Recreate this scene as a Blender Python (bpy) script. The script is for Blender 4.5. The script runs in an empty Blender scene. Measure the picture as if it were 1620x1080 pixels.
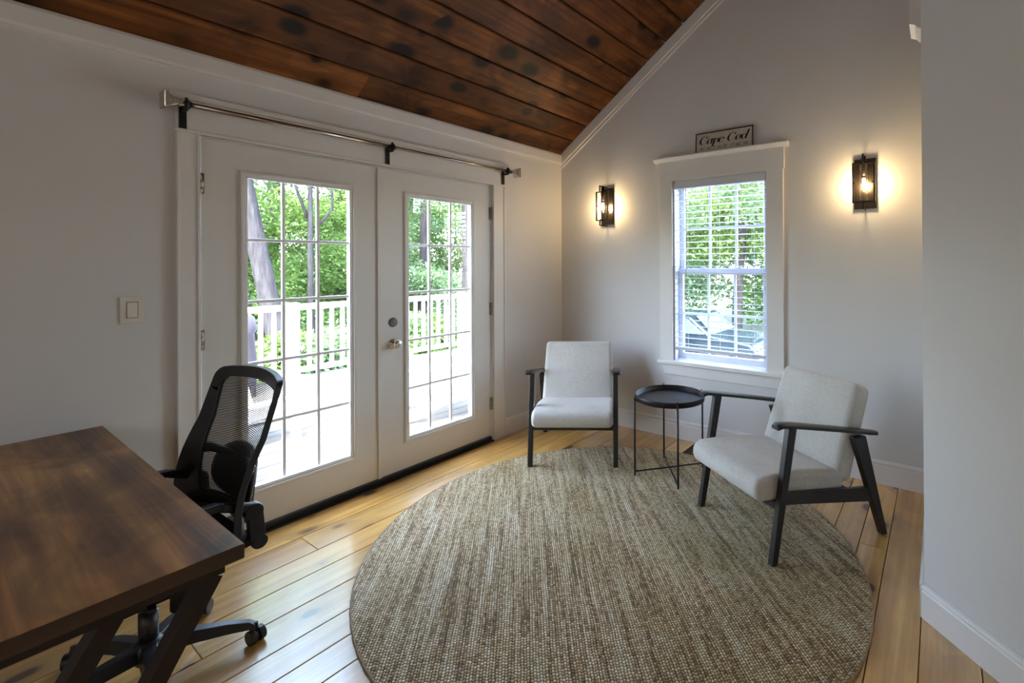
import bpy, math, random
import numpy as np
from mathutils import Vector, Matrix
random.seed(7); np.random.seed(7)
SC = bpy.context.scene
COL = SC.collection
R = math.radians
PI = math.pi

# ------------------------------------------------------------------ camera
cd = bpy.data.cameras.new('camera'); cam = bpy.data.objects.new('camera', cd); COL.objects.link(cam)
cd.sensor_fit = 'HORIZONTAL'; cd.sensor_width = 36; cd.lens = 36*763.56/1620
cd.shift_x = -(956.07-810)/1620; cd.shift_y = -(540-414.56)/1620
cd.clip_start = .05; cd.clip_end = 300
yaw, pitch, roll = .608, .002, -.005
f = Vector((-math.sin(yaw)*math.cos(pitch), math.cos(yaw)*math.cos(pitch), math.sin(pitch)))
r0 = Vector((math.cos(yaw), math.sin(yaw), 0)); u0 = r0.cross(f)
rr = math.cos(roll)*r0+math.sin(roll)*u0; uu = -math.sin(roll)*r0+math.cos(roll)*u0
M = Matrix((( rr.x, uu.x, -f.x, 2.988), (rr.y, uu.y, -f.y, -3.577), (rr.z, uu.z, -f.z, 1.430), (0, 0, 0, 1)))
cam.matrix_world = M
SC.camera = cam

# ------------------------------------------------------------------ light, exposure
SC.view_settings.view_transform = 'Standard'; SC.view_settings.look = 'None'
SC.view_settings.exposure = 0.84; SC.view_settings.gamma = 1; SC.view_settings.use_curve_mapping = False
SC.cycles.use_denoising = True
SC.cycles.max_bounces = 14; SC.cycles.diffuse_bounces = 7; SC.cycles.transparent_max_bounces = 24
SC.cycles.sample_clamp_indirect = 8
SC.cycles.caustics_reflective = False; SC.cycles.caustics_refractive = False
SKY = 3.5; SUN = 10.0; FILL = 4.0; SCONCE = 5.4
W = bpy.data.worlds.new('sky'); SC.world = W; W.use_nodes = True
nt = W.node_tree; bg = nt.nodes['Background']
sky = nt.nodes.new('ShaderNodeTexSky'); sky.sky_type = 'NISHITA'; sky.sun_disc = False
sky.sun_elevation = R(58); sky.sun_rotation = R(150); sky.air_density = 1.0; sky.dust_density = 3.0; sky.ozone_density = 1.0
hs = nt.nodes.new('ShaderNodeHueSaturation'); hs.inputs['Saturation'].default_value = .85
nt.links.new(sky.outputs[0], hs.inputs['Color']); nt.links.new(hs.outputs[0], bg.inputs[0]); bg.inputs[1].default_value = SKY
sl = bpy.data.lights.new('sun', 'SUN'); sl.energy = SUN; sl.angle = R(.6); sl.color = (1, .96, .88)
so = bpy.data.objects.new('sun', sl); COL.objects.link(so)
so.rotation_euler = Vector((.40, -.36, .86)).to_track_quat('Z', 'Y').to_euler()
for nm, loc, sx, sy, rot in (('door_daylight_portal', (-.16, -1.826, 1.07), 1.65, 1.5, (0, R(-90), 0)),
                             ('window_daylight_portal', (1.57, .16, 1.37), .76, 1.45, (R(-90), 0, 0))):
    pl = bpy.data.lights.new(nm, 'AREA'); pl.shape = 'RECTANGLE'; pl.size = sx; pl.size_y = sy
    pl.cycles.is_portal = True
    po = bpy.data.objects.new(nm, pl); po.location = loc; po.rotation_euler = rot; COL.objects.link(po)

# ------------------------------------------------------------------ materials
def new_mat(name):
    m = bpy.data.materials.new(name); m.use_nodes = True
    return m, m.node_tree, m.node_tree.nodes['Principled BSDF']
def N(t, typ, **kw):
    n = t.nodes.new(typ)
    for k, v in kw.items():
        if k in n.inputs.keys() if hasattr(n.inputs, 'keys') else False: n.inputs[k].default_value = v
        else: setattr(n, k, v)
    return n
def plain(name, col, rough=.5, metal=0., spec=.5, noise=0., nscale=40., bump=0.):
    m, t, b = new_mat(name)
    b.inputs['Base Color'].default_value = (*col, 1); b.inputs['Roughness'].default_value = rough
    b.inputs['Metallic'].default_value = metal; b.inputs['Specular IOR Level'].default_value = spec
    if noise or bump:
        g = N(t, 'ShaderNodeNewGeometry'); n = N(t, 'ShaderNodeTexNoise'); n.inputs['Scale'].default_value = nscale
        n.inputs['Detail'].default_value = 4
        t.links.new(g.outputs['Position'], n.inputs['Vector'])
        if noise:
            mx = ramp(t, n.outputs['Fac'], [(.3, tuple(c*(1-noise) for c in col)), (.7, tuple(min(1, c*(1+noise)) for c in col))])
            t.links.new(mx, b.inputs['Base Color'])
        if bump:
            bp = N(t, 'ShaderNodeBump'); bp.inputs['Strength'].default_value = bump; bp.inputs['Distance'].default_value = .002
            t.links.new(n.outputs['Fac'], bp.inputs['Height']); t.links.new(bp.outputs[0], b.inputs['Normal'])
    return m
def ramp(t, src, stops, interp='LINEAR'):
    r = t.nodes.new('ShaderNodeValToRGB'); r.color_ramp.interpolation = interp
    e = r.color_ramp.elements
    while len(e) < len(stops): e.new(.5)
    for i, (p, c) in enumerate(stops):
        e[i].position = p; e[i].color = (*c, 1) if len(c) == 3 else c
    t.links.new(src, r.inputs[0]); return r.outputs[0]
def mapped(t, scale, rnd=True, src='Position', loc=(0, 0, 0), rot=(0, 0, 0)):
    if src == 'Position': v = N(t, 'ShaderNodeNewGeometry').outputs['Position']
    else: v = N(t, 'ShaderNodeTexCoord').outputs['Object']
    if rnd:
        oi = N(t, 'ShaderNodeObjectInfo'); ad = N(t, 'ShaderNodeVectorMath', operation='MULTIPLY_ADD')
        cb = N(t, 'ShaderNodeCombineXYZ')
        for k in range(3): t.links.new(oi.outputs['Random'], cb.inputs[k])
        t.links.new(cb.outputs[0], ad.inputs[0]); ad.inputs[1].default_value = (37., 53., 19.)
        t.links.new(v, ad.inputs[2]); v = ad.outputs[0]
    mp = N(t, 'ShaderNodeMapping'); mp.inputs['Scale'].default_value = scale; mp.inputs['Location'].default_value = loc
    mp.inputs['Rotation'].default_value = rot
    t.links.new(v, mp.inputs['Vector']); return mp.outputs[0]
def noise(t, vec, scale=1, detail=4, rough=.5, dist=0.):
    n = N(t, 'ShaderNodeTexNoise'); n.inputs['Scale'].default_value = scale; n.inputs['Detail'].default_value = detail
    n.inputs['Roughness'].default_value = rough; n.inputs['Distortion'].default_value = dist
    t.links.new(vec, n.inputs['Vector']); return n.outputs['Fac']
def mix(t, fac, a, b, mode='MIX'):
    m = t.nodes.new('ShaderNodeMix'); m.data_type = 'RGBA'; m.blend_type = mode
    for i, v in ((0, fac), (6, a), (7, b)):
        if isinstance(v, (int, float)): m.inputs[i].default_value = v
        elif isinstance(v, tuple): m.inputs[i].default_value = (*v, 1)
        else: t.links.new(v, m.inputs[i])
    return m.outputs[2]
def mathn(t, op, a, b=None, c=None):
    m = t.nodes.new('ShaderNodeMath'); m.operation = op
    for i, v in enumerate((a, b, c)):
        if v is None: continue
        if isinstance(v, (int, float)): m.inputs[i].default_value = v
        else: t.links.new(v, m.inputs[i])
    return m.outputs[0]
def bump(t, b, h, strength, dist=.002):
    bp = N(t, 'ShaderNodeBump'); bp.inputs['Strength'].default_value = strength; bp.inputs['Distance'].default_value = dist
    t.links.new(h, bp.inputs['Height']); t.links.new(bp.outputs[0], b.inputs['Normal'])

def wood(name, dark, mid, light, axis='y', rough=.35, knots=True, knotcol=(.05, .02, .01), tint=.25, blotch=0., kscale=1.0, coat=0., src='Position', streak=1.0, kdens=.035, kon=.62):
    """boards: long grain along axis, knots, blotches; each object gets its own offset and tone"""
    m, t, b = new_mat(name)
    lo, hi = .55, 14.0
    sc = {'y': (hi, lo, hi), 'x': (lo, hi, hi)}[axis]
    v = mapped(t, sc, src=src)
    g1 = noise(t, v, 1.2*streak, 6, .6, .6)
    v2 = mapped(t, {'y': (60, 1.6, 60), 'x': (1.6, 60, 60)}[axis], src=src)
    g2 = noise(t, v2, 1.5, 3, .6)
    col = ramp(t, g1, [(.25, dark), (.5, mid), (.75, light)])
    fine = ramp(t, g2, [(.3, (.82, .80, .78)), (.7, (1.08, 1.08, 1.08))])
    col = mix(t, .8, col, fine, 'MULTIPLY')
    oi = N(t, 'ShaderNodeObjectInfo')
    tn = ramp(t, oi.outputs['Random'], [(0, (1-tint, 1-tint*1.15, 1-tint*1.3)), (.5, (1, 1, 1)), (1, (1+tint*.4, 1+tint*.25, 1+tint*.1))])
    col = mix(t, 1., col, tn, 'MULTIPLY')
    if blotch:
        bl = noise(t, mapped(t, (3., 1.6, 3.) if axis == 'y' else (1.6, 3., 3.), src=src), 1.6, 3, .6, .8)
        bl = ramp(t, bl, [(.38, (1-blotch,)*3), (.6, (1.1, 1.1, 1.1))])
        col = mix(t, 1., col, bl, 'MULTIPLY')
    if knots:
        vk = mapped(t, tuple(a*kscale for a in ((6.5, 3.6, 0) if axis == 'y' else (3.6, 6.5, 0))), src=src)
        wob = noise(t, vk, 3, 2)
        vo = N(t, 'ShaderNodeTexVoronoi', feature='F1'); vo.inputs['Scale'].default_value = 1.0; vo.inputs['Randomness'].default_value = 1
        t.links.new(vk, vo.inputs['Vector'])
        d = mathn(t, 'ADD', vo.outputs['Distance'], mathn(t, 'MULTIPLY', mathn(t, 'SUBTRACT', wob, .5), .10))
        # only some cells carry a knot
        sep = N(t, 'ShaderNodeSeparateColor'); t.links.new(vo.outputs['Color'], sep.inputs[0])
        on = mathn(t, 'GREATER_THAN', sep.outputs[0], kon)
        size = mathn(t, 'MULTIPLY_ADD', sep.outputs[1], kdens*2.2, kdens)
        k = mathn(t, 'DIVIDE', d, size)
        core = mathn(t, 'MULTIPLY', ramp(t, k, [(.55, (1, 1, 1)), (1.0, (0, 0, 0))]), on)
        ring = mathn(t, 'MULTIPLY', ramp(t, mathn(t, 'MULTIPLY', k, .4), [(.3, (.75,)*3), (1.0, (0, 0, 0))]), on)
        col = mix(t, ring, col, tuple(a*.62 for a in mid))
        col = mix(t, core, col, knotcol)
    t.links.new(col, b.inputs['Base Color'])
    b.inputs['Roughness'].default_value = rough
    rg = ramp(t, g2, [(.3, (rough*.85,)*3), (.7, (min(1, rough*1.2),)*3)]); t.links.new(rg, b.inputs['Roughness'])
    bump(t, b, g2, .12, .001)
    b.inputs['Coat Weight'].default_value = coat; b.inputs['Coat Roughness'].default_value = .20; b.inputs['Coat IOR'].default_value = 1.9
    return m

def paint(name, col, rough=.55, b_=.08):
    return plain(name, col, rough, noise=.012, nscale=3, bump=b_)
WALL = plain('wall_paint', (.70, .695, .69), .62, noise=.012, nscale=2.2, bump=.05)
TRIM = plain('trim_paint', (.78, .77, .755), .38, noise=.01, nscale=5)
DOORP = plain('door_paint', (.74, .73, .715), .40, noise=.01, nscale=4)
VINYL = plain('white_vinyl', (.88, .89, .93), .35)
SLAT = plain('blind_slat_white', (.66, .69, .76), .4)
SASHV = plain('sash_vinyl', (.60, .62, .70), .4)
NICKEL = plain('brushed_nickel', (.62, .58, .52), .22, 1.0, noise=.08, nscale=60)
ROD = plain('rod_bronze_nickel', (.42, .37, .32), .25, 1.0)
STEELD = plain('hinge_steel', (.42, .40, .37), .38, 1.0)
BLACKM = plain('black_metal', (.012, .012, .014), .42, .3, noise=.2, nscale=50)
BRONZE = plain('sconce_black_bronze', (.045, .036, .030), .30, .85)
BLACKW = plain('black_stained_wood', (.013, .012, .012), .38, 0, noise=.3, nscale=60, bump=.1)
PLAST = plain('black_plastic', (.014, .015, .018), .38, bump=.05, nscale=300)
PLASTS = plain('black_fabric', (.010, .010, .012), .85)
GREYP = plain('grey_cover_plate', (.16, .165, .17), .5, .4)
RUBBER = plain('black_rubber', (.010, .010, .011), .55, noise=.5, nscale=20)
SWITCH = plain('ivory_switch', (.74, .71, .65), .35)
DECKW = wood('deck_boards_grey', (.045, .041, .036), (.078, .074, .068), (.105, .10, .093), 'y', .7, knots=False, tint=.2)
WHITEP = plain('white_railing_paint', (.82, .82, .82), .5)
PLWHITE = plain('white_resin', (.80, .80, .80), .4)
COVER = plain('grill_cover_fabric', (.035, .028, .042), .8, noise=.2, nscale=12)
GRASS = plain('woodland_ground', (.04, .055, .02), .95, noise=.45, nscale=3)
GRAVEL = plain('driveway_gravel', (.50, .47, .42), .9, noise=.2, nscale=14)
CARP = plain('car_paint_blue', (.010, .018, .03), .22, .4)
CARG = plain('car_glass', (.05, .09, .10), .05, 0)
TIRE = plain('tyre_rubber', (.015, .015, .015), .8)
FLOOR = wood('pine_floor', (.47, .215, .042), (.65, .37, .088), (.78, .52, .165), 'y', .34, True, (.10, .035, .012), .16, .10, 1.0, 1.0, kdens=.09, kon=.36)
CEIL = wood('stained_ceiling', (.060, .019, .006), (.17, .058, .015), (.34, .135, .036), 'y', .5, True, (.012, .006, .004), .28, .62, 1.1, kdens=.15, kon=.50)
CEIL.node_tree.nodes['Principled BSDF'].inputs['Specular IOR Level'].default_value = .25
DESKT = wood('desk_laminate', (.050, .022, .010), (.28, .12, .036), (.68, .35, .11), 'x', .36, False, tint=0, blotch=.5, streak=.8)
DESKE = wood('desk_edge_band', (.035, .021, .015), (.06, .036, .024), (.085, .050, .032), 'y', .5, False, tint=0)
SUBF = plain('subfloor_dark', (.05, .03, .015), .9)

def bark(name, a, b_):
    m, t, b = new_mat(name)
    n = noise(t, mapped(t, (16, 16, 2.2), rnd=False), 1.2, 6, .65, .5)
    t.links.new(ramp(t, n, [(.3, a), (.7, b_)]), b.inputs['Base Color']); b.inputs['Roughness'].default_value = .9
    b.inputs['Specular IOR Level'].default_value = .08; bump(t, b, n, .8, .02); return m
BARK = bark('grey_bark', (.014, .013, .015), (.052, .050, .056))
def leafmat(name, a, b_, c):
    m, t, b = new_mat(name)
    n = noise(t, mapped(t, (1, 1, 1), rnd=False), 9, 5, .8)
    n2 = noise(t, mapped(t, (1, 1, 1), rnd=False, loc=(5, 3, 1)), .5, 2, .5)
    fac = mathn(t, 'ADD', mathn(t, 'MULTIPLY', n, .6), mathn(t, 'MULTIPLY', n2, .4))
    col = ramp(t, fac, [(.36, a), (.5, b_), (.64, c)])
    out = [x for x in t.nodes if x.type == 'OUTPUT_MATERIAL'][0]
    t.links.new(col, b.inputs['Base Color']); b.inputs['Roughness'].default_value = .55; b.inputs['Specular IOR Level'].default_value = .25
    tr = N(t, 'ShaderNodeBsdfTranslucent'); t.links.new(mix(t, .5, col, (.17, .27, .05), 'MIX'), tr.inputs[0])
    ms = N(t, 'ShaderNodeMixShader'); ms.inputs[0].default_value = .4
    t.links.new(b.outputs[0], ms.inputs[1]); t.links.new(tr.outputs[0], ms.inputs[2]); t.links.new(ms.outputs[0], out.inputs[0])
    return m
LEAF = [leafmat('oak_leaves', (.030, .070, .022), (.075, .145, .040), (.17, .25, .08)),
        leafmat('pale_leaves', (.035, .080, .050), (.085, .15, .088), (.18, .25, .135))]

def glassmat(name, tint=(1, 1, 1), refl=.07):
    m = bpy.data.materials.new(name); m.use_nodes = True; t = m.node_tree; t.nodes.clear()
    out = N(t, 'ShaderNodeOutputMaterial'); tr = N(t, 'ShaderNodeBsdfTransparent'); tr.inputs[0].default_value = (*tint, 1)
    gl = N(t, 'ShaderNodeBsdfGlossy'); gl.inputs['Roughness'].default_value = .02
    fr = N(t, 'ShaderNodeFresnel'); fr.inputs['IOR'].default_value = 1.45
    ge = N(t, 'ShaderNodeNewGeometry')   # reflect at the outer face only: no false total reflection inside a thin pane
    ms = N(t, 'ShaderNodeMixShader'); t.links.new(mathn(t, 'MULTIPLY', fr.outputs[0], mathn(t, 'SUBTRACT', 1.0, ge.outputs['Backfacing'])), ms.inputs[0])
    t.links.new(tr.outputs[0], ms.inputs[1]); t.links.new(gl.outputs[0], ms.inputs[2]); t.links.new(ms.outputs[0], out.inputs[0])
    return m
GLASS = glassmat('clear_glass', (.97, .985, .98)); BULBG = glassmat('bulb_glass', (1, .93, .8))

def emit(name, col, s):
    m = bpy.data.materials.new(name); m.use_nodes = True; t = m.node_tree; t.nodes.clear()
    out = N(t, 'ShaderNodeOutputMaterial'); e = N(t, 'ShaderNodeEmission'); e.inputs[0].default_value = (*col, 1); e.inputs[1].default_value = s
    t.links.new(e.outputs[0], out.inputs[0]); return m
FILA = emit('filament_glow', (1, .62, .24), 60)

def fabric():
    m, t, b = new_mat('oatmeal_linen')
    v = N(t, 'ShaderNodeTexCoord').outputs['Object']
    def th(sc): 
        mp = N(t, 'ShaderNodeMapping'); mp.inputs['Scale'].default_value = sc; t.links.new(v, mp.inputs['Vector']); return noise(t, mp.outputs[0], 1, 3, .7)
    a = th((30, 400, 400)); c = th((400, 400, 30)); d = th((400, 30, 400))
    s = mathn(t, 'ADD', mathn(t, 'ADD', a, c), d)
    s = mathn(t, 'DIVIDE', s, 3)
    col = ramp(t, s, [(.36, (.40, .375, .33)), (.5, (.58, .56, .515)), (.64, (.72, .70, .66))])
    big = ramp(t, noise(t, v, 5, 3), [(.3, (.93, .93, .92)), (.7, (1.04, 1.04, 1.04))])
    t.links.new(mix(t, 1, col, big, 'MULTIPLY'), b.inputs['Base Color']); b.inputs['Roughness'].default_value = .95
    b.inputs['Sheen Weight'].default_value = .15
    bump(t, b, s, .5, .002); return m
LINEN = fabric()

def jute():
    m, t, b = new_mat('jute_weave')
    v = N(t, 'ShaderNodeTexCoord').outputs['Object']
    wb = N(t, 'ShaderNodeTexNoise'); wb.inputs['Scale'].default_value = 9; t.links.new(v, wb.inputs['Vector'])
    wv = N(t, 'ShaderNodeVectorMath', operation='MULTIPLY_ADD'); t.links.new(wb.outputs['Color'], wv.inputs[0])
    wv.inputs[1].default_value = (.012, .012, 0); t.links.new(v, wv.inputs[2])
    sp = N(t, 'ShaderNodeSeparateXYZ'); t.links.new(wv.outputs[0], sp.inputs[0])
    P = 1/.0130; Q = 1/.0108
    row = mathn(t, 'FLOOR', mathn(t, 'MULTIPLY', sp.outputs[1], Q))
    odd = mathn(t, 'MULTIPLY', mathn(t, 'MODULO', mathn(t, 'ABSOLUTE', row), 2.), .5)
    xx = mathn(t, 'ADD', mathn(t, 'MULTIPLY', sp.outputs[0], P), mathn(t, 'MULTIPLY', odd, .55))
    sx = mathn(t, 'ABSOLUTE', mathn(t, 'SINE', mathn(t, 'MULTIPLY', xx, PI)))
    sy = mathn(t, 'ABSOLUTE', mathn(t, 'SINE', mathn(t, 'MULTIPLY', mathn(t, 'MULTIPLY', sp.outputs[1], Q), PI)))
    h = mathn(t, 'POWER', mathn(t, 'MULTIPLY', sx, sy), .55)
    # yarn tone: long streaks along local x, shorter flecks
    def st(sc, d=3, r=.6):
        mp = N(t, 'ShaderNodeMapping'); mp.inputs['Scale'].default_value = sc; t.links.new(v, mp.inputs['Vector']); return noise(t, mp.outputs[0], 1, d, r)
    s1 = st((1.6, 26, 1)); s2 = st((3.2, 90, 1), 2); s3 = st((60, 95, 1), 2)
    cbk = N(t, 'ShaderNodeCombineXYZ'); t.links.new(mathn(t, 'FLOOR', xx), cbk.inputs[0]); t.links.new(row, cbk.inputs[1])
    wn = N(t, 'ShaderNodeTexWhiteNoise', noise_dimensions='2D'); t.links.new(cbk.outputs[0], wn.inputs['Vector'])
    s = mathn(t, 'ADD', mathn(t, 'MULTIPLY', s1, .46), mathn(t, 'ADD', mathn(t, 'MULTIPLY', s2, .34), mathn(t, 'ADD', mathn(t, 'MULTIPLY', s3, .14), mathn(t, 'MULTIPLY_ADD', wn.outputs['Value'], .13, -.035))))
    col = ramp(t, s, [(.38, (.24, .145, .06)), (.45, (.50, .35, .165)), (.51, (.72, .565, .33)), (.57, (.88, .76, .54)), (.64, (.97, .92, .80))])
    pat = ramp(t, st((1.2, 3.0, 1), 2), [(.35, (.90, .86, .68)), (.65, (1.10, 1.08, 1.06))])
    col = mix(t, 1, col, pat, 'MULTIPLY')
    gap = ramp(t, h, [(.25, (.06, .045, .03)), (.72, (1.1, 1.1, 1.1))])
    col = mix(t, .92, col, gap, 'MULTIPLY')
    t.links.new(col, b.inputs['Base Color']); b.inputs['Roughness'].default_value = .62; b.inputs['Sheen Weight'].default_value = .12; b.inputs['Specular IOR Level'].default_value = .45
    bump(t, b, mathn(t, 'ADD', h, mathn(t, 'MULTIPLY', s3, .5)), .9, .006); return m
JUTE = jute()
JUTEB = plain('jute_binding', (.34, .26, .16), .95, noise=.4, nscale=220, bump=.8)

# ------------------------------------------------------------------ mesh helper
class MB:
    def __init__(s): s.v = []; s.f = []
    def add(s, vs, fs):
        o = len(s.v); s.v += [tuple(p) for p in vs]; s.f += [tuple(i+o for i in q) for q in fs]; return s
    def box(s, x0, x1, y0, y1, z0, z1):
        return s.add([(x0, y0, z0), (x1, y0, z0), (x1, y1, z0), (x0, y1, z0), (x0, y0, z1), (x1, y0, z1), (x1, y1, z1), (x0, y1, z1)],
                     [(0, 3, 2, 1), (4, 5, 6, 7), (0, 1, 5, 4), (1, 2, 6, 5), (2, 3, 7, 6), (3, 0, 4, 7)])
    def prism(s, pts, axis, a, b):
        """polygon pts (2-D) extruded along axis from a to b; x: (y,z)  y: (x,z)  z: (x,y)"""
        def P(p, k): return {'x': (k, p[0], p[1]), 'y': (p[0], k, p[1]), 'z': (p[0], p[1], k)}[axis]
        n = len(pts); vs = [P(p, a) for p in pts]+[P(p, b) for p in pts]
        area = sum(pts[i][0]*pts[(i+1) % n][1]-pts[(i+1) % n][0]*pts[i][1] for i in range(n))
        flip = (area > 0) ^ (axis == 'y') ^ (b < a)
        fs = [tuple(range(n)), tuple(range(2*n-1, n-1, -1))]+[(i, i+n, (i+1) % n+n, (i+1) % n) for i in range(n)]
        if flip: fs = [tuple(reversed(q)) for q in fs]
        return s.add(vs, fs)
    def bar(s, p0, p1, w0, t0, w1=None, t1=None, side=(1, 0, 0)):
        """tapered box from p0 to p1; w along side, t along the third axis"""
        w1 = w0 if w1 is None else w1; t1 = t0 if t1 is None else t1
        p0, p1 = Vector(p0), Vector(p1); d = (p1-p0).normalized(); sd = Vector(side); sd = (sd-d*sd.dot(d)).normalized(); th = d.cross(sd)
        vs = []
        for p, w, t in ((p0, w0, t0), (p1, w1, t1)):
            for a, b in ((-1, -1), (1, -1), (1, 1), (-1, 1)): vs.append(p+sd*(a*w/2)+th*(b*t/2))
        return s.add(vs, [(0, 3, 2, 1), (4, 5, 6, 7), (0, 1, 5, 4), (1, 2, 6, 5), (2, 3, 7, 6), (3, 0, 4, 7)])
    def cyl(s, p0, p1, r0_, r1=None, n=16, caps=True):
        r1 = r0_ if r1 is None else r1
        p0, p1 = Vector(p0), Vector(p1); d = (p1-p0).normalized(); a = d.orthogonal().normalized(); b = d.cross(a)
        vs = []
        for p, q in ((p0, r0_), (p1, r1)):
            for i in range(n): th = 2*PI*i/n; vs.append(p+a*(q*math.cos(th))+b*(q*math.sin(th)))
        fs = [(i, (i+1) % n, (i+1) % n+n, i+n) for i in range(n)]
        if caps: fs += [tuple(range(n-1, -1, -1)), tuple(range(n, 2*n))]
        return s.add(vs, fs)
    def tube(s, pts, rad, n=8, closed=False, sy=1.0):
        pts = [Vector(p) for p in pts]; m = len(pts); vs = []; up = None
        rads = rad if isinstance(rad, (list, tuple)) else [rad]*m
        for i in range(m):
            a = pts[(i-1) % m] if (closed or i) else pts[i]; b = pts[(i+1) % m] if (closed or i < m-1) else pts[i]
            d = (b-a).normalized()
            if up is None: up = d.orthogonal().normalized()
            up = (up-d*up.dot(d)).normalized(); sd = d.cross(up)
            for k in range(n): th = 2*PI*k/n; vs.append(pts[i]+up*(rads[i]*math.cos(th))+sd*(rads[i]*sy*math.sin(th)))
        fs = []
        for i in range(m if closed else m-1):
            j = (i+1) % m
            for k in range(n): fs.append((i*n+k, i*n+(k+1) % n, j*n+(k+1) % n, j*n+k))
        if not closed: fs += [tuple(range(n-1, -1, -1)), tuple(range((m-1)*n, m*n))]
        return s.add(vs, fs)
    def lathe(s, prof, n=24, c=(0, 0, 0), axis='z'):
        vs = []; m = len(prof)
        for i in range(n):
            th = 2*PI*i/n
            for r_, z in prof:
                x, y = r_*math.cos(th), r_*math.sin(th)
                vs.append({'z': (c[0]+x, c[1]+y, c[2]+z), 'x': (c[0]+z, c[1]+x, c[2]+y), 'y': (c[0]+y, c[1]+z, c[2]+x)}[axis])
        fs = [(i*m+j, ((i+1) % n)*m+j, ((i+1) % n)*m+j+1, i*m+j+1) for i in range(n) for j in range(m-1)]
        return s.add(vs, fs)
    def mesh(s, name, mat, smooth=False):
        me = bpy.data.meshes.new(name); me.from_pydata(s.v, [], s.f); me.materials.append(mat)
        if smooth: me.polygons.foreach_set('use_smooth', [True]*len(me.polygons))
        me.update(); return me
    def build(s, name, mat, parent=None, smooth=False, bevel=0, seg=2, sub=0, kind=None, angle=35):
        return link(name, s.mesh(name, mat, smooth), parent, bevel, seg, sub, kind, smooth, angle)
def link(name, me, parent=None, bevel=0, seg=2, sub=0, kind=None, smooth=False, angle=35):
    o = bpy.data.objects.new(name, me); COL.objects.link(o)
    if parent is not None: o.parent = parent
    if bevel:
        b = o.modifiers.new('bevel', 'BEVEL'); b.width = bevel; b.segments = seg; b.limit_method = 'ANGLE'; b.angle_limit = R(angle); b.harden_normals = True
        me.polygons.foreach_set('use_smooth', [True]*len(me.polygons))
    if sub:
        q = o.modifiers.new('subdivision', 'SUBSURF'); q.levels = q.render_levels = sub
    if kind: o['kind'] = kind
    return o
def empty(name, loc=(0, 0, 0), rz=0):
    o = bpy.data.objects.new(name, None); o.location = loc; o.rotation_euler = (0, 0, rz); o.empty_display_size = .1; COL.objects.link(o); return o
def tag(o, label, cat, group=None, kind=None):
    o['label'] = label; o['category'] = cat
    if group: o['group'] = group
    if kind: o['kind'] = kind
    return o
def copy_tree(o, parent=None):
    c = o.copy(); COL.objects.link(c)
    if parent is not None: c.parent = parent
    for ch in list(o.children): copy_tree(ch, c)
    return c
def struct(o): o['kind'] = 'structure'; return o

SL = .684; Z0 = 2.473; XR = 2.3; ZR = Z0+SL*XR; XE = 4.6; YF = -6.2
def zc(x): return Z0+SL*x if x <= XR else ZR-SL*(x-XR)

# ------------------------------------------------------------------ floor
floor = struct(MB().box(-.02, XE+.02, YF, .02, -.08, -.022).build('floor', SUBF))
seams = [-.0, .225, .416, .592, .78, .963, 1.105, 1.245, 1.43, 1.60, 1.79, 1.975, 2.15, 2.33, 2.51, 2.64, 2.763, 2.918, 3.10, 3.29, 3.47, 3.66, 3.85, 4.03, 4.22, 4.40, 4.6]
for i in range(len(seams)-1):
    a, b = seams[i], seams[i+1]; w = b-a
    cuts = [YF]+sorted(random.uniform(YF+.6, -.7) for _ in range(1 if i % 3 else 2))+[0]
    if i == 16: cuts = [YF, -1.9, 0]
    if i == 14: cuts = [YF, -.92, 0]
    for j in range(len(cuts)-1):
        L = cuts[j+1]-cuts[j]
        g = .0012 if i % 2 else .0018
        m = MB(); x0, x1, y0, y1 = -w/2+g, w/2-g, -L/2+.0008, L/2-.0008; c = .0022
        vs = [(x0, y0, -.022), (x1, y0, -.022), (x1, y1, -.022), (x0, y1, -.022), (x0, y0, -c), (x1, y0, -c), (x1, y1, -c), (x0, y1, -c),
              (x0+c, y0+c, 0), (x1-c, y0+c, 0), (x1-c, y1-c, 0), (x0+c, y1-c, 0)]
        m.add(vs, [(0, 1, 5, 4), (1, 2, 6, 5), (2, 3, 7, 6), (3, 0, 4, 7), (4, 5, 9, 8), (5, 6, 10, 9), (6, 7, 11, 10), (7, 4, 8, 11), (8, 9, 10, 11)])
        o = m.build('floorboard', FLOOR, floor); o.location = ((a+b)/2, (cuts[j]+cuts[j+1])/2, 0)

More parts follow.
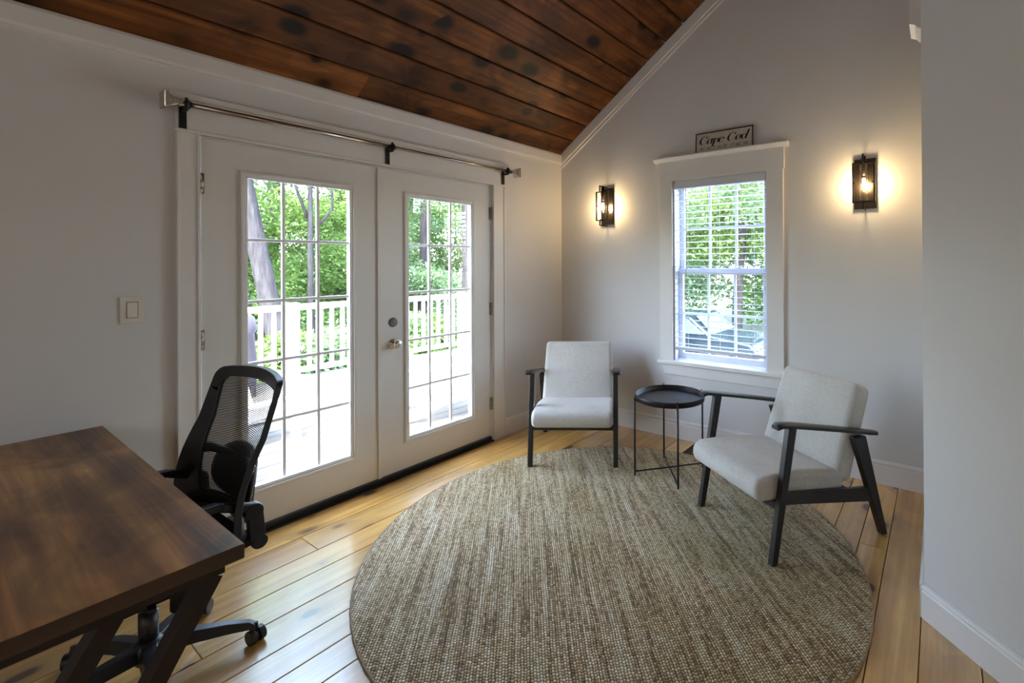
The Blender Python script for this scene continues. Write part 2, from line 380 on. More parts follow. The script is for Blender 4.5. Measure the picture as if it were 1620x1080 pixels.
# ------------------------------------------------------------------ ceiling: two slopes of planks
ceil = empty('ceiling', (0, 0, 0)); struct(ceil)
ang = math.atan(SL); pw = .1985
deckm = MB()
for s, x0, x1 in ((1, -.25, XR), (-1, XR, XE+.25)):
    za, zb = (Z0+SL*x0, ZR) if s == 1 else (ZR, ZR-SL*(x1-XR))
    deckm.add([(x0, YF-.1, za+.03), (x1, YF-.1, zb+.03), (x1, .14, zb+.03), (x0, .14, za+.03), (x0, YF-.1, za+.13), (x1, YF-.1, zb+.13), (x1, .14, zb+.13), (x0, .14, za+.13)],
              [(0, 1, 2, 3), (7, 6, 5, 4), (0, 4, 5, 1), (1, 5, 6, 2), (2, 6, 7, 3), (3, 7, 4, 0)])
deckm.build('roof_deck', SUBF, ceil)
np_ = int(XR/math.cos(ang)/pw)+1
planksx = []
for s in (1, -1):
    for i in range(np_):
        d0 = i*pw-.012; dm = d0+pw/2
        if d0+pw > XR/math.cos(ang)+.02: d1 = XR/math.cos(ang)
        else: d1 = d0+pw
        cuts = [YF, 0]
        if i == 0 and s == 1: cuts = [YF, -3.9, -1.98, 0]
        elif i % 2: cuts = [YF, -4.3+.3*(i % 3), 0]
        for j in range(len(cuts)-1):
            L = cuts[j+1]-cuts[j]; w = d1-d0; g = .0042; c = .007; y0, y1, x_0, x_1 = -L/2+.001, L/2-.001, -w/2+g, w/2-g
            m = MB().add([(x_0, y0, .02), (x_1, y0, .02), (x_1, y1, .02), (x_0, y1, .02), (x_0, y0, c), (x_1, y0, c), (x_1, y1, c), (x_0, y1, c),
                          (x_0+c, y0, 0), (x_1-c, y0, 0), (x_1-c, y1, 0), (x_0+c, y1, 0)],
                         [(0, 4, 5, 1), (1, 5, 6, 2), (2, 6, 7, 3), (3, 7, 4, 0), (4, 8, 9, 5), (5, 9, 10, 6), (6, 10, 11, 7), (7, 11, 8, 4), (8, 11, 10, 9)])
            o = m.build('ceiling_plank', CEIL, ceil)
            dd = (d0+d1)/2
            if s == 1: o.location = (dd*math.cos(ang), (cuts[j]+cuts[j+1])/2, Z0+dd*math.sin(ang)); o.rotation_euler = (0, -ang, 0)
            else: o.location = (XE-dd*math.cos(ang), (cuts[j]+cuts[j+1])/2, Z0+dd*math.sin(ang)); o.rotation_euler = (0, ang, 0)

# ------------------------------------------------------------------ walls
DY0, DY1, DZ = -2.775, -.875, 2.075      # door rough opening
m = MB(); T = .14
m.box(-T, 0, YF, DY0, -.1, Z0); m.box(-T, 0, DY1, .0, -.1, Z0); m.box(-T, 0, DY0, DY1, DZ, Z0)
struct(m.build('wall_left', WALL))
WX0, WX1, WZ0, WZ1 = 1.185, 1.952, .632, 2.095
m = MB()
def gable(m, x0, x1, z0, y0, y1):
    pts = [(x0, z0), (x1, z0), (x1, zc(x1))]+([(XR, ZR)] if x0 < XR < x1 else [])+[(x0, zc(x0))]
    m.prism(pts, 'y', y0, y1)
gable(m, -T, WX0, -.1, 0, T); gable(m, WX1, XE+T, -.1, 0, T); gable(m, WX0, WX1, WZ1, 0, T)
m.box(WX0, WX1, 0, T, -.1, WZ0)
struct(m.build('wall_back', WALL))
m = MB(); gable(m, -T, XE+T, -.1, YF-T, YF); struct(m.build('wall_front', WALL))
EX, EY = 2.929, -1.246; DV = Vector((.733, -.680)); P2x = XE; s2 = (P2x-EX)/DV.x; P2y = EY+DV.y*s2
struct(MB().add([(EX, EY, -.1), (XE, P2y, -.1), (XE, P2y, zc(XE)), (EX, EY, zc(EX)), (EX+.1, EY+.01, -.1), (XE, P2y+.12, -.1), (XE, P2y+.12, zc(XE)), (EX+.1, EY+.01, zc(EX+.1))],
                [(0, 1, 2, 3), (7, 6, 5, 4), (0, 3, 7, 4), (1, 5, 6, 2), (3, 2, 6, 7), (0, 4, 5, 1)]).build('wall_diagonal', WALL))
struct(MB().prism([(EX, EY+.01), (EX+.1, EY+.01), (EX+.1, 0), (EX, 0)], 'z', -.1, zc(EX+.1)).build('wall_right', WALL))
struct(MB().box(XE, XE+T, YF, P2y+.12, -.1, Z0).build('wall_side', WALL))

# baseboards
def base_prof(h=.138): return [(0, 0), (.016, 0), (.016, h*.76), (.012, h*.80), (.012, h*.86), (.017, h*.89), (.014, h*.95), (.006, h), (0, h)]
def sweep(m, prof, p0, p1, nrm):
    """prof (out, z) swept from p0 to p1 on floor plan; nrm points into the room"""
    p0, p1, nrm = Vector((*p0, 0)), Vector((*p1, 0)), Vector((*nrm, 0)).normalized(); n = len(prof)
    vs = [p0+nrm*a+Vector((0, 0, z)) for a, z in prof]+[p1+nrm*a+Vector((0, 0, z)) for a, z in prof]
    fs = [(i, (i+1) % n, (i+1) % n+n, i+n) for i in range(n)]+[tuple(range(n-1, -1, -1)), tuple(range(n, 2*n))]
    return m.add(vs, fs)
m = MB(); sweep(m, base_prof(), (0, -.762), (0, 0), (1, 0)); sweep(m, base_prof(), (0, YF), (0, -2.858), (1, 0)); struct(m.build('baseboard_left', TRIM))
m = MB(); sweep(m, base_prof(.15), (.0, 0), (EX, 0), (0, -1)); struct(m.build('baseboard_back', TRIM))
m = MB(); sweep(m, base_prof(), (EX, EY), (XE, P2y), (-.68, -.733)); sweep(m, base_prof(), (EX, EY-.01), (EX, 0), (-1, 0))
struct(m.build('baseboard_right', TRIM))
# crown strips
m = MB(); sweep(m, [(0, 2.375), (.014, 2.375), (.018, 2.39), (.018, 2.455), (.012, 2.47), (0, 2.473)], (0, YF), (0, 0), (1, 0)); struct(m.build('trim_1', TRIM))
m = MB()
def rake(m, x0, x1):
    for (lo, hi, y) in ((.0, .022, -.014), (.022, .105, -.019), (.105, .138, -.011)):
        m.add([(x0, 0, zc(x0)-lo), (x1, 0, zc(x1)-lo), (x1, 0, zc(x1)-hi), (x0, 0, zc(x0)-hi), (x0, y, zc(x0)-lo), (x1, y, zc(x1)-lo), (x1, y, zc(x1)-hi), (x0, y, zc(x0)-hi)],
              [(4, 7, 6, 5), (0, 4, 5, 1), (3, 2, 6, 7), (0, 3, 7, 4), (1, 5, 6, 2)])
rake(m, 0, XR); rake(m, XR, EX); struct(m.build('trim_2', TRIM))
m = MB(); pr = [(0, 2.375), (.008, 2.375), (.022, 2.392), (.040, 2.40), (.040, 2.78), (0, 2.78)]
sweep(m, pr, (EX, EY), (EX, EY+.16), (-1, 0)); struct(m.build('trim_3', TRIM))

# ------------------------------------------------------------------ french doors
CX = .020
def casing_side(name, y0, y1):
    m = MB(); m.box(0, CX, y0, y1, 0, 2.067); m.box(CX, CX+.006, y0, y0+.012, 0, 2.067); m.box(CX, CX+.006, y1-.012, y1, 0, 2.067)
    struct(m.build(name, TRIM, bevel=.002, seg=1))
casing_side('trim_4', -2.857, -2.768); casing_side('trim_5', -.882, -.757)
m = MB(); m.box(0, CX, -2.857, -.757, 2.067, 2.225); m.box(0, CX+.008, -2.862, -.752, 2.067, 2.083); m.box(0, CX+.018, -2.878, -.735, 2.225, 2.252)
struct(m.build('trim_6', TRIM, bevel=.003, seg=2))
m = MB(); m.box(-T, -.003, DY0, -2.7605, 0, DZ); m.box(-T, -.003, -.8915, DY1, 0, DZ); m.box(-T, -.003, DY0, DY1, 2.0625, DZ); struct(m.build('trim_7', TRIM))
m = MB(); m.box(-T-.05, .004, -2.7605, -.8915, -.02, .016); m.box(.004, .032, -2.755, -.885, 0, .008); struct(m.build('trim_8', RUBBER, bevel=.002, seg=1))
m = MB(); m.box(-.045, .010, -2.757, -.896, .017, .036); struct(m.build('trim_9', RUBBER, bevel=.003, seg=1))
GZ0, GZ1 = .245, 1.892
def make_door(name, ya, gy0, gy1, yb):
    d = empty(name, (0, (ya+yb)/2, .04)); d['kind'] = 'structure'; oy = (ya+yb)/2; oz = .04
    X0, X1 = -.052, -.008; fr = .034
    m = MB(); z0, z1 = .001, 2.058-oz; a, b, g0, g1 = ya-oy+.003, yb-oy-.003, gy0-oy, gy1-oy; c0, c1 = GZ0-oz, GZ1-oz
    m.box(X0, X1, a, g0, z0, z1); m.box(X0, X1, g1, b, z0, z1); m.box(X0, X1, g0, g1, z0, c0); m.box(X0, X1, g0, g1, c1, z1)
    m.build('door_slab', DOORP, d)
    m = MB()
    for (p, q, h, xt) in ((0, fr, 0, .006), (.006, .020, 0, .012)):
        # raised glazing frame, two steps, mitred as four bars
        A0, A1, B0, B1 = g0-fr+p, g1+fr-p, c0-fr+p, c1+fr-p; I0, I1, J0, J1 = g0-fr+q, g1+fr-q, c0-fr+q, c1+fr-q
        m.box(X1, X1+xt, A0, I0, B0, B1); m.box(X1, X1+xt, I1, A1, B0, B1); m.box(X1, X1+xt, I0, I1, B0, J0); m.box(X1, X1+xt, I0, I1, J1, B1)
    m.box(X1-.012, X1+.003, g0-.0, g0+.006, c0, c1); m.box(X1-.012, X1+.003, g1-.006, g1, c0, c1); m.box(X1-.012, X1+.003, g0, g1, c0, c0+.006); m.box(X1-.012, X1+.003, g0, g1, c1-.006, c1)
    m.build('glazing_frame', DOORP, d, bevel=.002, seg=2)
    cw = (g1-g0)/3; ch = (c1-c0)/5; mw = .0085
    for k in (1, 2): MB().box(-.040, -.022, g0+cw*k-mw, g0+cw*k+mw, c0, c1).build('muntin', VINYL, d, bevel=.003, seg=2)
    for k in range(1, 5): MB().box(-.041, -.021, g0, g1, c0+ch*k-mw, c0+ch*k+mw).build('muntin', VINYL, d, bevel=.003, seg=2)
    pm = MB().box(-.0325, -.0295, -cw/2+mw*.5, cw/2-mw*.5, -ch/2+mw*.5, ch/2-mw*.5).mesh('pane', GLASS)
    for i in range(3):
        for j in range(5):
            o = link('pane', pm, d); o.location = (0, g0+cw*(i+.5), c0+ch*(j+.5))
    return d, oy, oz
def hinge(d, y, z, oy, oz):
    m = MB()
    for k in range(3): m.cyl((.003, y-oy, z-oz-.05+k*.034), (.003, y-oy, z-oz-.05+k*.034+.032), .0075, n=10)
    m.box(-.008, -.004, y-oy-.016, y-oy+.016, z-oz-.05, z-oz+.05)
    m.build('hinge', STEELD, d, True)
d1, oy, oz = make_door('door_1', -2.758, -2.569, -2.022, -1.826)
for z in (1.834, 1.06, .30): hinge(d1, -2.762, z, oy, oz)
MB().box(-.008, .004, -1.853-oy, -1.828-oy, .001, 2.058-oz).build('astragal', DOORP, d1, bevel=.003, seg=2)
d2, oy, oz = make_door('door_2', -1.826, -1.630, -1.083, -.894)
for z in (1.836, 1.065, .30): hinge(d2, -.890, z, oy, oz)
m = MB(); m.lathe([(0, .012), (.022, .011), (.030, .006), (.032, 0), (.032, -.002)], 28, (-.008, -1.742-oy, 1.042-oz), 'x'); m.build('deadbolt_cover', GREYP, d2, True)
k = MB().lathe([(.034, 0), (.033, .006), (.026, .010), (.012, .013), (.011, .03), (.016, .036), (.026, .044), (.029, .054), (.027, .064), (.020, .070), (.010, .0715), (0, .070)], 28, (-.008, -1.742-oy, .899-oz), 'x').build('knob', NICKEL, d2, True)
MB().box(.0625, .066, -1.742-oy-.002, -1.742-oy+.002, .899-oz-.007, .899-oz+.007).build('turn_button', STEELD, k)

# ------------------------------------------------------------------ window
win = empty('window_1', ((WX0+WX1)/2, 0, 1.36)); struct(win); wx, wz = (WX0+WX1)/2, 1.36
def wb(x0, x1, y0, y1, z0, z1, m=None): return (m or MB()).box(x0-wx, x1-wx, y0, y1, z0-wz, z1-wz)
m = MB(); wb(1.073, 1.188, -.020, 0, .633, 2.10, m); wb(1.950, 2.070, -.020, 0, .633, 2.10, m); m.build('side_casing', TRIM, win, bevel=.003, seg=2)
m = MB(); wb(1.066, 2.077, -.024, 0, 2.10, 2.256, m); m.build('head_casing', TRIM, win, bevel=.002, seg=1)
m = MB(); m.prism([(0, 2.256-wz), (-.030, 2.256-wz), (-.034, 2.262-wz), (-.052, 2.276-wz), (-.056, 2.282-wz), (-.056, 2.290-wz), (0, 2.290-wz)], 'x', 1.032-wx, 2.108-wx); m.build('head_cap', TRIM, win)
m = MB(); wb(1.058, 2.088, -.052, .10, .603, .634, m); m.build('stool', TRIM, win, bevel=.008, seg=3)
m = MB(); m.prism([(1.085-wx, .603-wz), (1.108-wx, .515-wz), (2.052-wx, .515-wz), (2.066-wx, .603-wz)], 'y', -.018, 0); m.build('apron', TRIM, win, bevel=.003, seg=2)
m = MB(); wb(WX0, WX0+.018, 0, T, WZ0, WZ1, m); wb(WX1-.014, WX1, 0, T, WZ0, WZ1, m); wb(WX0, WX1, 0, T, WZ1-.014, WZ1, m); wb(WX0, WX1, .10, T+.03, .603, .640, m); m.build('jamb', SASHV, win)
def sash(y, z0, z1, br, tr):
    x0, x1 = WX0+.018, WX1-.014; sw = .040
    m = MB(); wb(x0, x0+sw, y, y+.03, z0, z1, m); wb(x1-sw, x1, y, y+.03, z0, z1, m); wb(x0, x1, y+.0005, y+.0295, z0, z0+br, m); wb(x0, x1, y+.0005, y+.0295, z1-tr, z1, m)
    s = m.build('sash', SASHV, win, bevel=.003, seg=1)
    gx0, gx1, gz0, gz1 = x0+sw, x1-sw, z0+br, z1-tr; cw = (gx1-gx0)/3; ch = (gz1-gz0)/2
    for k in (1, 2): wb(gx0+cw*k-.010, gx0+cw*k+.010, y+.010, y+.021, gz0, gz1).build('muntin', SASHV, s)
    wb(gx0, gx1, y+.009, y+.022, gz0+ch-.010, gz0+ch+.010).build('muntin', SASHV, s)
    for i in range(3):
        for j in range(2):
            wb(gx0+cw*i+.006, gx0+cw*(i+1)-.006, y+.014, y+.017, gz0+ch*j+.006, gz0+ch*(j+1)-.006).build('pane', GLASS, s)
    return s
lo = sash(.066, .641, 1.385, .05, .050); up = sash(.100, 1.335, 2.080, .045, .04)
for xx in (1.42, 1.72):
    m = MB(); wb(xx-.02, xx+.02, .060, .088, 1.385, 1.392, m); m.cyl((xx-wx, .07, 1.392-wz), (xx-wx, .07, 1.402-wz), .012, n=12); m.build('sash_lock', SASHV, lo)

# blind hung in the window
bl = empty('window_blind', (wx, .02, 2.06)); tag(bl, 'white horizontal slat blind, slats tilted open, lowered inside the window', 'blind')
BX0, BX1 = -.362, .360
m = MB().box(BX0-.012, BX1+.012, -.030, -.018, -.030, .028); m.box(BX0-.002, BX1+.002, -.018, .028, -.012, .026); m.build('headrail', SLAT, bl, bevel=.003, seg=2)
m = MB(); pts = []
for k in range(7): y = -.024+.048*k/6; pts.append((y, .0022*(1-((k-3)/3)**2)))
n = len(pts)
for k in range(n): m.v += [(BX0, pts[k][0], pts[k][1]), (BX1, pts[k][0], pts[k][1]), (BX0, pts[k][0], pts[k][1]-.0022), (BX1, pts[k][0], pts[k][1]-.0022)]
for k in range(n-1):
    a, b = 4*k, 4*(k+1); m.f += [(a, a+1, b+1, b), (a+2, b+2, b+3, a+3), (a, b, b+2, a+2), (a+1, a+3, b+3, b+1)]
m.f += [(0, 2, 3, 1), (4*n-4, 4*n-3, 4*n-1, 4*n-2)]
slat = m.mesh('slat', SLAT)
zz = -.075
while zz > -1.30:
    o = link('slat', slat, bl); o.location = (0, 0, zz); o.rotation_euler = (R(-3+random.uniform(-.8, .8)), 0, R(random.uniform(-.1, .1))); zz -= .0485
MB().box(BX0, BX1, -.024, .024, zz-.004, zz+.020).build('bottom_rail', SLAT, bl, bevel=.004, seg=2)
for xx in (-.27, -.0, .27):
    m = MB()
    for y in (-.0265, .0265): m.cyl((xx, y, zz), (xx, y, -.012), .0011, n=6)
    m.cyl((xx+.012, 0, zz), (xx+.012, 0, -.012), .0009, n=6); m.build('ladder_cord', SLAT, bl)
MB().cyl((BX0+.105, -.040, -.04), (BX0+.108, -.042, -.72), .0035, n=8).build('tilt_wand', plain('wand_grey', (.42, .38, .38), .3), bl, True)

# ------------------------------------------------------------------ desk
dk = empty('desk', (.795, -3.48, 0)); tag(dk, 'brown wood-look desk with sloping dark steel legs beside the french doors', 'desk')
m = MB(); m.box(-.775, .775, -.38, .375, .7045, .740); m.build('desk_top', DESKE, dk, bevel=.002, seg=1)
m = MB(); m.box(-.7735, .7735, -.3785, .3735, .7395, .7408); m.build('laminate', DESKT, dk)
STEELB = plain('dark_bronze_steel', (.030, .022, .020), .48, .3)
for sx in (1, -1):
    X = sx*.715
    lg = MB(); lg.box(X-.025, X+.025, -.34, .345, .672, .7045)
    lg.bar((X, .325, .675), (X, -.05, .005), .05, .036, side=(1, 0, 0)); lg.bar((X, .150, .675), (X, -.225, .005), .05, .036, side=(1, 0, 0))
    lg.box(X-.025, X+.025, -.34, .345, 0, .022)
    lg.build('leg_frame', STEELB, dk)
MB().box(-.69, .69, -.30, -.26, .672, .7045).build('cross_rail', STEELB, dk)

# ------------------------------------------------------------------ office chair
oc = empty('office_chair', (.715, -3.105, 0), R(2)); tag(oc, 'black mesh-back swivel office chair tucked under the brown desk', 'office chair')
m = MB(); m.lathe([(0, .055), (.035, .055), (.046, .075), (.046, .115), (.036, .125), (.030, .13), (0, .13)], 24); hub = m.build('base_hub', PLAST, oc, True)
for k in range(5):
    a = R(66-4+72*k); dx, dy = math.cos(a), math.sin(a)
    m = MB(); prev = None
    pts = [(.03, .100, .030, .046), (.12, .100, .026, .042), (.22, .088, .022, .034), (.285, .075, .020, .026), (.305, .062, .018, .020)]
    sd = Vector((-dy, dx, 0))
    vs = []
    for r_, z, w, h in pts:
        c = Vector((dx*r_, dy*r_, z))
        vs += [c-sd*w-Vector((0, 0, h/2)), c+sd*w-Vector((0, 0, h/2)), c+sd*w*.7+Vector((0, 0, h/2)), c-sd*w*.7+Vector((0, 0, h/2))]
    fs = [(3, 2, 1, 0)]+[(4*i+j, 4*i+(j+1) % 4, 4*i+4+(j+1) % 4, 4*i+4+j) for i in range(len(pts)-1) for j in range(4)]+[tuple(4*(len(pts)-1)+j for j in range(4))]
    m.add(vs, fs); lg = m.build('base_leg', PLAST, oc, bevel=.004, seg=2)
    c = Vector((dx*.305, dy*.305, .027)); ax = Vector((-dy, dx, 0)) if k % 2 else Vector((-dy*.6+dx*.8, dx*.6+dy*.8, 0))
    m = MB()
    for s in (-1, 1): m.cyl(c+ax*(s*.006), c+ax*(s*.026), .0265, n=20)
    m.cyl(c-ax*.006, c+ax*.006, .018, n=12); m.cyl(c+Vector((0, 0, .01)), c+Vector((0, 0, .05)), .008, n=10)
    m.build('caster', PLAST, lg, bevel=.003, seg=2)
MB().cyl((0, 0, .12), (0, 0, .225), .027, n=20).build('gas_lift_cover', PLAST, oc, True)
MB().cyl((0, 0, .225), (0, 0, .30), .014, n=20).build('gas_piston', NICKEL, oc, True)
MB().box(-.085, .085, -.13, .14, .275, .42).build('tilt_mechanism', PLAST, oc, bevel=.01)
MB().bar((.08, -.02, .33), (.20, -.04, .325), .022, .012, side=(0, 1, 0)).build('height_lever', PLAST, oc, bevel=.003)
MB().cyl((.125, .06, .255), (.125, .06, .42), .036, n=18).build('tension_knob', PLAST, oc, True)
m = MB(); m.prism([(-.27, -.29), (.29, -.29), (.29, .16), (.22, .215), (-.20, .215), (-.27, .16)], 'z', .415, .485)
m.build('seat', PLASTS, oc, bevel=.028, seg=4)
# back: curved shell parametrised by s (across) and t (up)
def bpt(s, t):
    hw = .294-.018*t
    z = .47+.52*t+.018*(1-s*s)*max(0, (t-.6)/.4)
    y = .235+.045*math.sin(min(t, .35)/.35*PI*.5)*0-.035*math.sin(PI*min(1, t*1.6))*.6+.115*t**1.25-.080*s*s*(1-.35*t)
    return Vector((s*hw-.012, y, z))
out = []; 
K = 12
corner = []
for i in range(K+1): out.append((-1, i/K*.93+0.0))
for a in range(1, 5): th = a/5*PI/2; out.append((-1+.14*(1-math.cos(th)), .93+.07*math.sin(th)))
for i in range(0, 11): out.append((-.86+1.72*i/10, 1.0))
for a in range(4, 0, -1): th = a/5*PI/2; out.append((1-.14*(1-math.cos(th)), .93+.07*math.sin(th)))
for i in range(K, -1, -1): out.append((1, i/K*.93))
for i in range(1, 10): out.append((1-2*i/10, 0))
fm = MB(); n = len(out); vs = []
ctr = (0, .5)
for (s, t) in out:
    lower = max(0., 1-t/.9)
    ws = .15+.26*lower**1.3; wt = .085 if t > .9 else 0
    si = s*(1-ws) if abs(s) > .5 else s*(1-ws)
    ti = t-(.085 if t > .9 else 0)+(.10 if t < .05 else 0)
    for (a, b, off) in ((s, t, 0), (s*.985, t, .020), (si, ti, .016), (si, ti, .002)):
        p = bpt(a, b); vs.append(p+Vector((0, off if off else -.004, 0)))
fs = []
for i in range(n):
    j = (i+1) % n
    for q in range(4): fs.append((4*i+q, 4*j+q, 4*j+(q+1) % 4, 4*i+(q+1) % 4))
fm.add(vs, fs); fm.build('back_frame', PLAST, oc, True, bevel=.003, seg=2, angle=50)
# mesh threads, horizontal
mm = MB(); NT = 78
for i in range(NT):
    t = .07+.86*i/(NT-1); row = []
    for k in range(11):
        s = -.88+1.76*k/10
        row.append(bpt(s, t)+Vector((0, .006, 0)))
    h = .0022
    vs = [p+Vector((0, 0, h)) for p in row]+[p-Vector((0, 0, h)) for p in row]+[p+Vector((0, .0015, 0)) for p in row]
    L = len(row)
    fs = [(k, k+1, L+k+1, L+k) for k in range(L-1)]+[(k+1, k, 2*L+k, 2*L+k+1) for k in range(L-1)]+[(L+k, L+k+1, 2*L+k+1, 2*L+k) for k in range(L-1)]
    mm.add(vs, fs)
mm.build('back_mesh', PLASTS, oc, kind='stuff')
# lumbar pad and spine behind the mesh
m = MB(); vs = []; seg = 28
for lay, (sc_, off) in enumerate(((.86, .022), (1.0, .030), (1.0, .040), (.86, .048))):
    for i in range(seg):
        th = 2*PI*i/seg; s = .06+.66*sc_*math.copysign(abs(math.cos(th))**.8, math.cos(th)); t = .27+.21*sc_*math.copysign(abs(math.sin(th))**.8, math.sin(th))
        vs.append(bpt(s, t)+Vector((0, off, 0)))
fs = [(l*seg+i, l*seg+(i+1) % seg, (l+1)*seg+(i+1) % seg, (l+1)*seg+i) for l in range(3) for i in range(seg)]+[tuple(range(seg-1, -1, -1)), tuple(range(3*seg, 4*seg))]
m.add(vs, fs); m.build('lumbar_pad', PLAST, oc, True)
m = MB(); vs = []
for k in range(15):
    q = -.92+1.84*k/14; dz_ = .014+.035*abs(q)**2
    for (tt, off) in ((.40-dz_, .012), (.40+dz_, .012), (.40+dz_, .026), (.40-dz_, .026)): vs.append(bpt(q, tt)+Vector((0, off, 0)))
m.add(vs, [(4*i+j, 4*i+(j+1) % 4, 4*i+4+(j+1) % 4, 4*i+4+j) for i in range(14) for j in range(4)]+[(3, 2, 1, 0), (56, 57, 58, 59)]); m.build('cross_band', PLAST, oc, True)
m = MB(); m.bar((0, .10, .40), (0, .285, .43), .075, .03, .07, .03); m.bar((0, .285, .43), (0, .30, .62), .07, .03, .12, .022); 
m.build('spine', PLAST, oc, bevel=.006)
for s in (-1, 1):
    m = MB(); X = s*.252-.008
    m.cyl((X-.018, .222, .545), (X+.018, .222, .545), .030, n=20); m.bar((X, .235, .44), (X, .225, .56), .028, .05, .028, .05); m.bar((X, .235, .45), (s*.20, .18, .415), .03, .03)
    m.cyl((X-.016, .240, .43), (X+.016, .240, .43), .026, n=16)
    b = m.build('arm_bracket', PLAST, oc, bevel=.004)
    m = MB(); m.bar((X, .225, .555), (X, .12, .600), .030, .034, .040, .030); m.bar((X, .13, .600), (X, -.05, .610), .044, .028, .05, .026); m.build('armrest', PLAST, oc, bevel=.010, seg=3)

# ------------------------------------------------------------------ lounge armchairs
def side_leg(x, y0, z0, w0, y1, z1, w1, t=.034):
    """leg lying in the side plane; w along y"""
    m = MB(); m.add([(x-t/2, y0-w0/2, z0), (x+t/2, y0-w0/2, z0), (x+t/2, y0+w0/2, z0), (x-t/2, y0+w0/2, z0), (x-t/2, y1-w1/2, z1), (x+t/2, y1-w1/2, z1), (x+t/2, y1+w1/2, z1), (x-t/2, y1+w1/2, z1)],
                     [(0, 3, 2, 1), (4, 5, 6, 7), (0, 1, 5, 4), (1, 2, 6, 5), (2, 3, 7, 6), (3, 0, 4, 7)]); return m
def make_armchair():
    root = empty('armchair'); F = -.36
    for s in (-1, 1):
        x = s*.300
        side_leg(x, F+.010, 0, .032, F+.125, .633, .048).build('leg', BLACKW, root, bevel=.004)
        side_leg(x, F+.735, 0, .036, F+.560, .533, .085).build('leg', BLACKW, root, bevel=.004)
        # armrest: flat paddle, narrowing to the rear, sloping down
        xa = s*.308; m = MB(); prof = [(.022, .646, .024), (.045, .656, .033), (.12, .646, .036), (.40, .592, .034), (.60, .551, .030), (.665, .538, .024), (.682, .534, .014)]
        vs = []
        for (y, z, w) in prof:
            vs += [(xa-w, F+y, z-.006), (xa+w, F+y, z-.006), (xa+w, F+y, z+.008), (xa+w*.6, F+y, z+.013), (xa-w*.6, F+y, z+.013), (xa-w, F+y, z+.008)]
            for q in range(6): pass
        n = len(prof)
        fs = [(5, 4, 3, 2, 1, 0)]+[(6*i+j, 6*i+(j+1) % 6, 6*i+6+(j+1) % 6, 6*i+6+j) for i in range(n-1) for j in range(6)]+[tuple(6*(n-1)+j for j in range(6))]
        m.add(vs, fs); m.build('armrest', BLACKW, root, bevel=.003)
        m = MB(); m.prism([(F+.060, .335), (F+.060, .280), (F+.665, .185), (F+.645, .262)], 'x', x-.012, x+.012); m.build('side_rail', BLACKW, root, bevel=.003)
    m = MB().box(-.283, .283, F+.045, F+.075, .246, .284); m.build('front_rail', BLACKW, root, bevel=.003)
    m = MB().box(-.286, .286, F+.50, F+.53, .200, .262); m.build('rear_rail', BLACKW, root, bevel=.003)
    # seat cushion (profile y,z) : tilts down to the rear
    m = MB(); m.prism([(F-.045, .290), (F-.068, .335), (F-.066, .385), (F-.020, .412), (F+.20, .408), (F+.44, .372), (F+.50, .352), (F+.49, .262), (F+.20, .275)], 'x', -.281, .281)
    sc_ = m.build('seat_cushion', LINEN, root, bevel=.030, seg=5, angle=50)
    def ring(pts): return MB().tube(pts, .0028, 6, closed=True)
    # back cushion: slab leaning back
    a = Vector((0, F+.425, .325)); b = Vector((0, F+.600, .792)); dz = (b-a).normalized(); nn = Vector((0, dz.z, -dz.y)); th = .115
    m = MB(); L = (b-a).length; cols = 9; rows = 9
    # front face with a soft outward belly, back face flat
    vs = []; 
    def bp(i, j, k):
        u = i/(cols-1)*2-1; v = j/(rows-1); hw = .284-.014*v
        belly = .020*(1-u*u)*(math.sin(PI*min(1, v+.12)))
        p = a+dz*(L*v)+Vector((u*hw, 0, 0)); return p+(nn*th if k else -nn*belly)
    for k in (0, 1):
        for j in range(rows):
            for i in range(cols): vs.append(bp(i, j, k))
    o_ = rows*cols; fs = []
    for j in range(rows-1):
        for i in range(cols-1):
            q = j*cols+i; fs.append((q, q+1, q+cols+1, q+cols)); fs.append((q+o_, q+cols+o_, q+cols+1+o_, q+1+o_))
    for i in range(cols-1): fs.append((i, i+o_, i+1+o_, i+1)); q = (rows-1)*cols+i; fs.append((q, q+1, q+1+o_, q+o_))
    for j in range(rows-1): q = j*cols; fs.append((q, q+cols, q+cols+o_, q+o_)); q = j*cols+cols-1; fs.append((q, q+o_, q+cols+o_, q+cols))
    m.add(vs, fs); m.build('back_cushion', LINEN, root, bevel=.034, seg=5, angle=50)
    return root
c1 = make_armchair(); c2 = copy_tree(c1)
tag(c1, 'oatmeal linen armchair with black wooden arms, in the corner left of the side table', 'armchair', 'lounge armchairs')
tag(c2, 'oatmeal linen armchair with black wooden arms, right of the side table, under the window', 'armchair', 'lounge armchairs')
t1 = math.atan2(.332, .507); d_ = Vector((-math.sin(t1), math.cos(t1))); c1.location = (.8755+d_.x*.355, -.94+d_.y*.355, .004); c1.rotation_euler = (0, 0, t1)
t2 = R(-33.3); d_ = Vector((-math.sin(t2), math.cos(t2))); c2.location = (2.0795+d_.x*.355, -1.105+d_.y*.355, .004); c2.rotation_euler = (0, 0, t2)

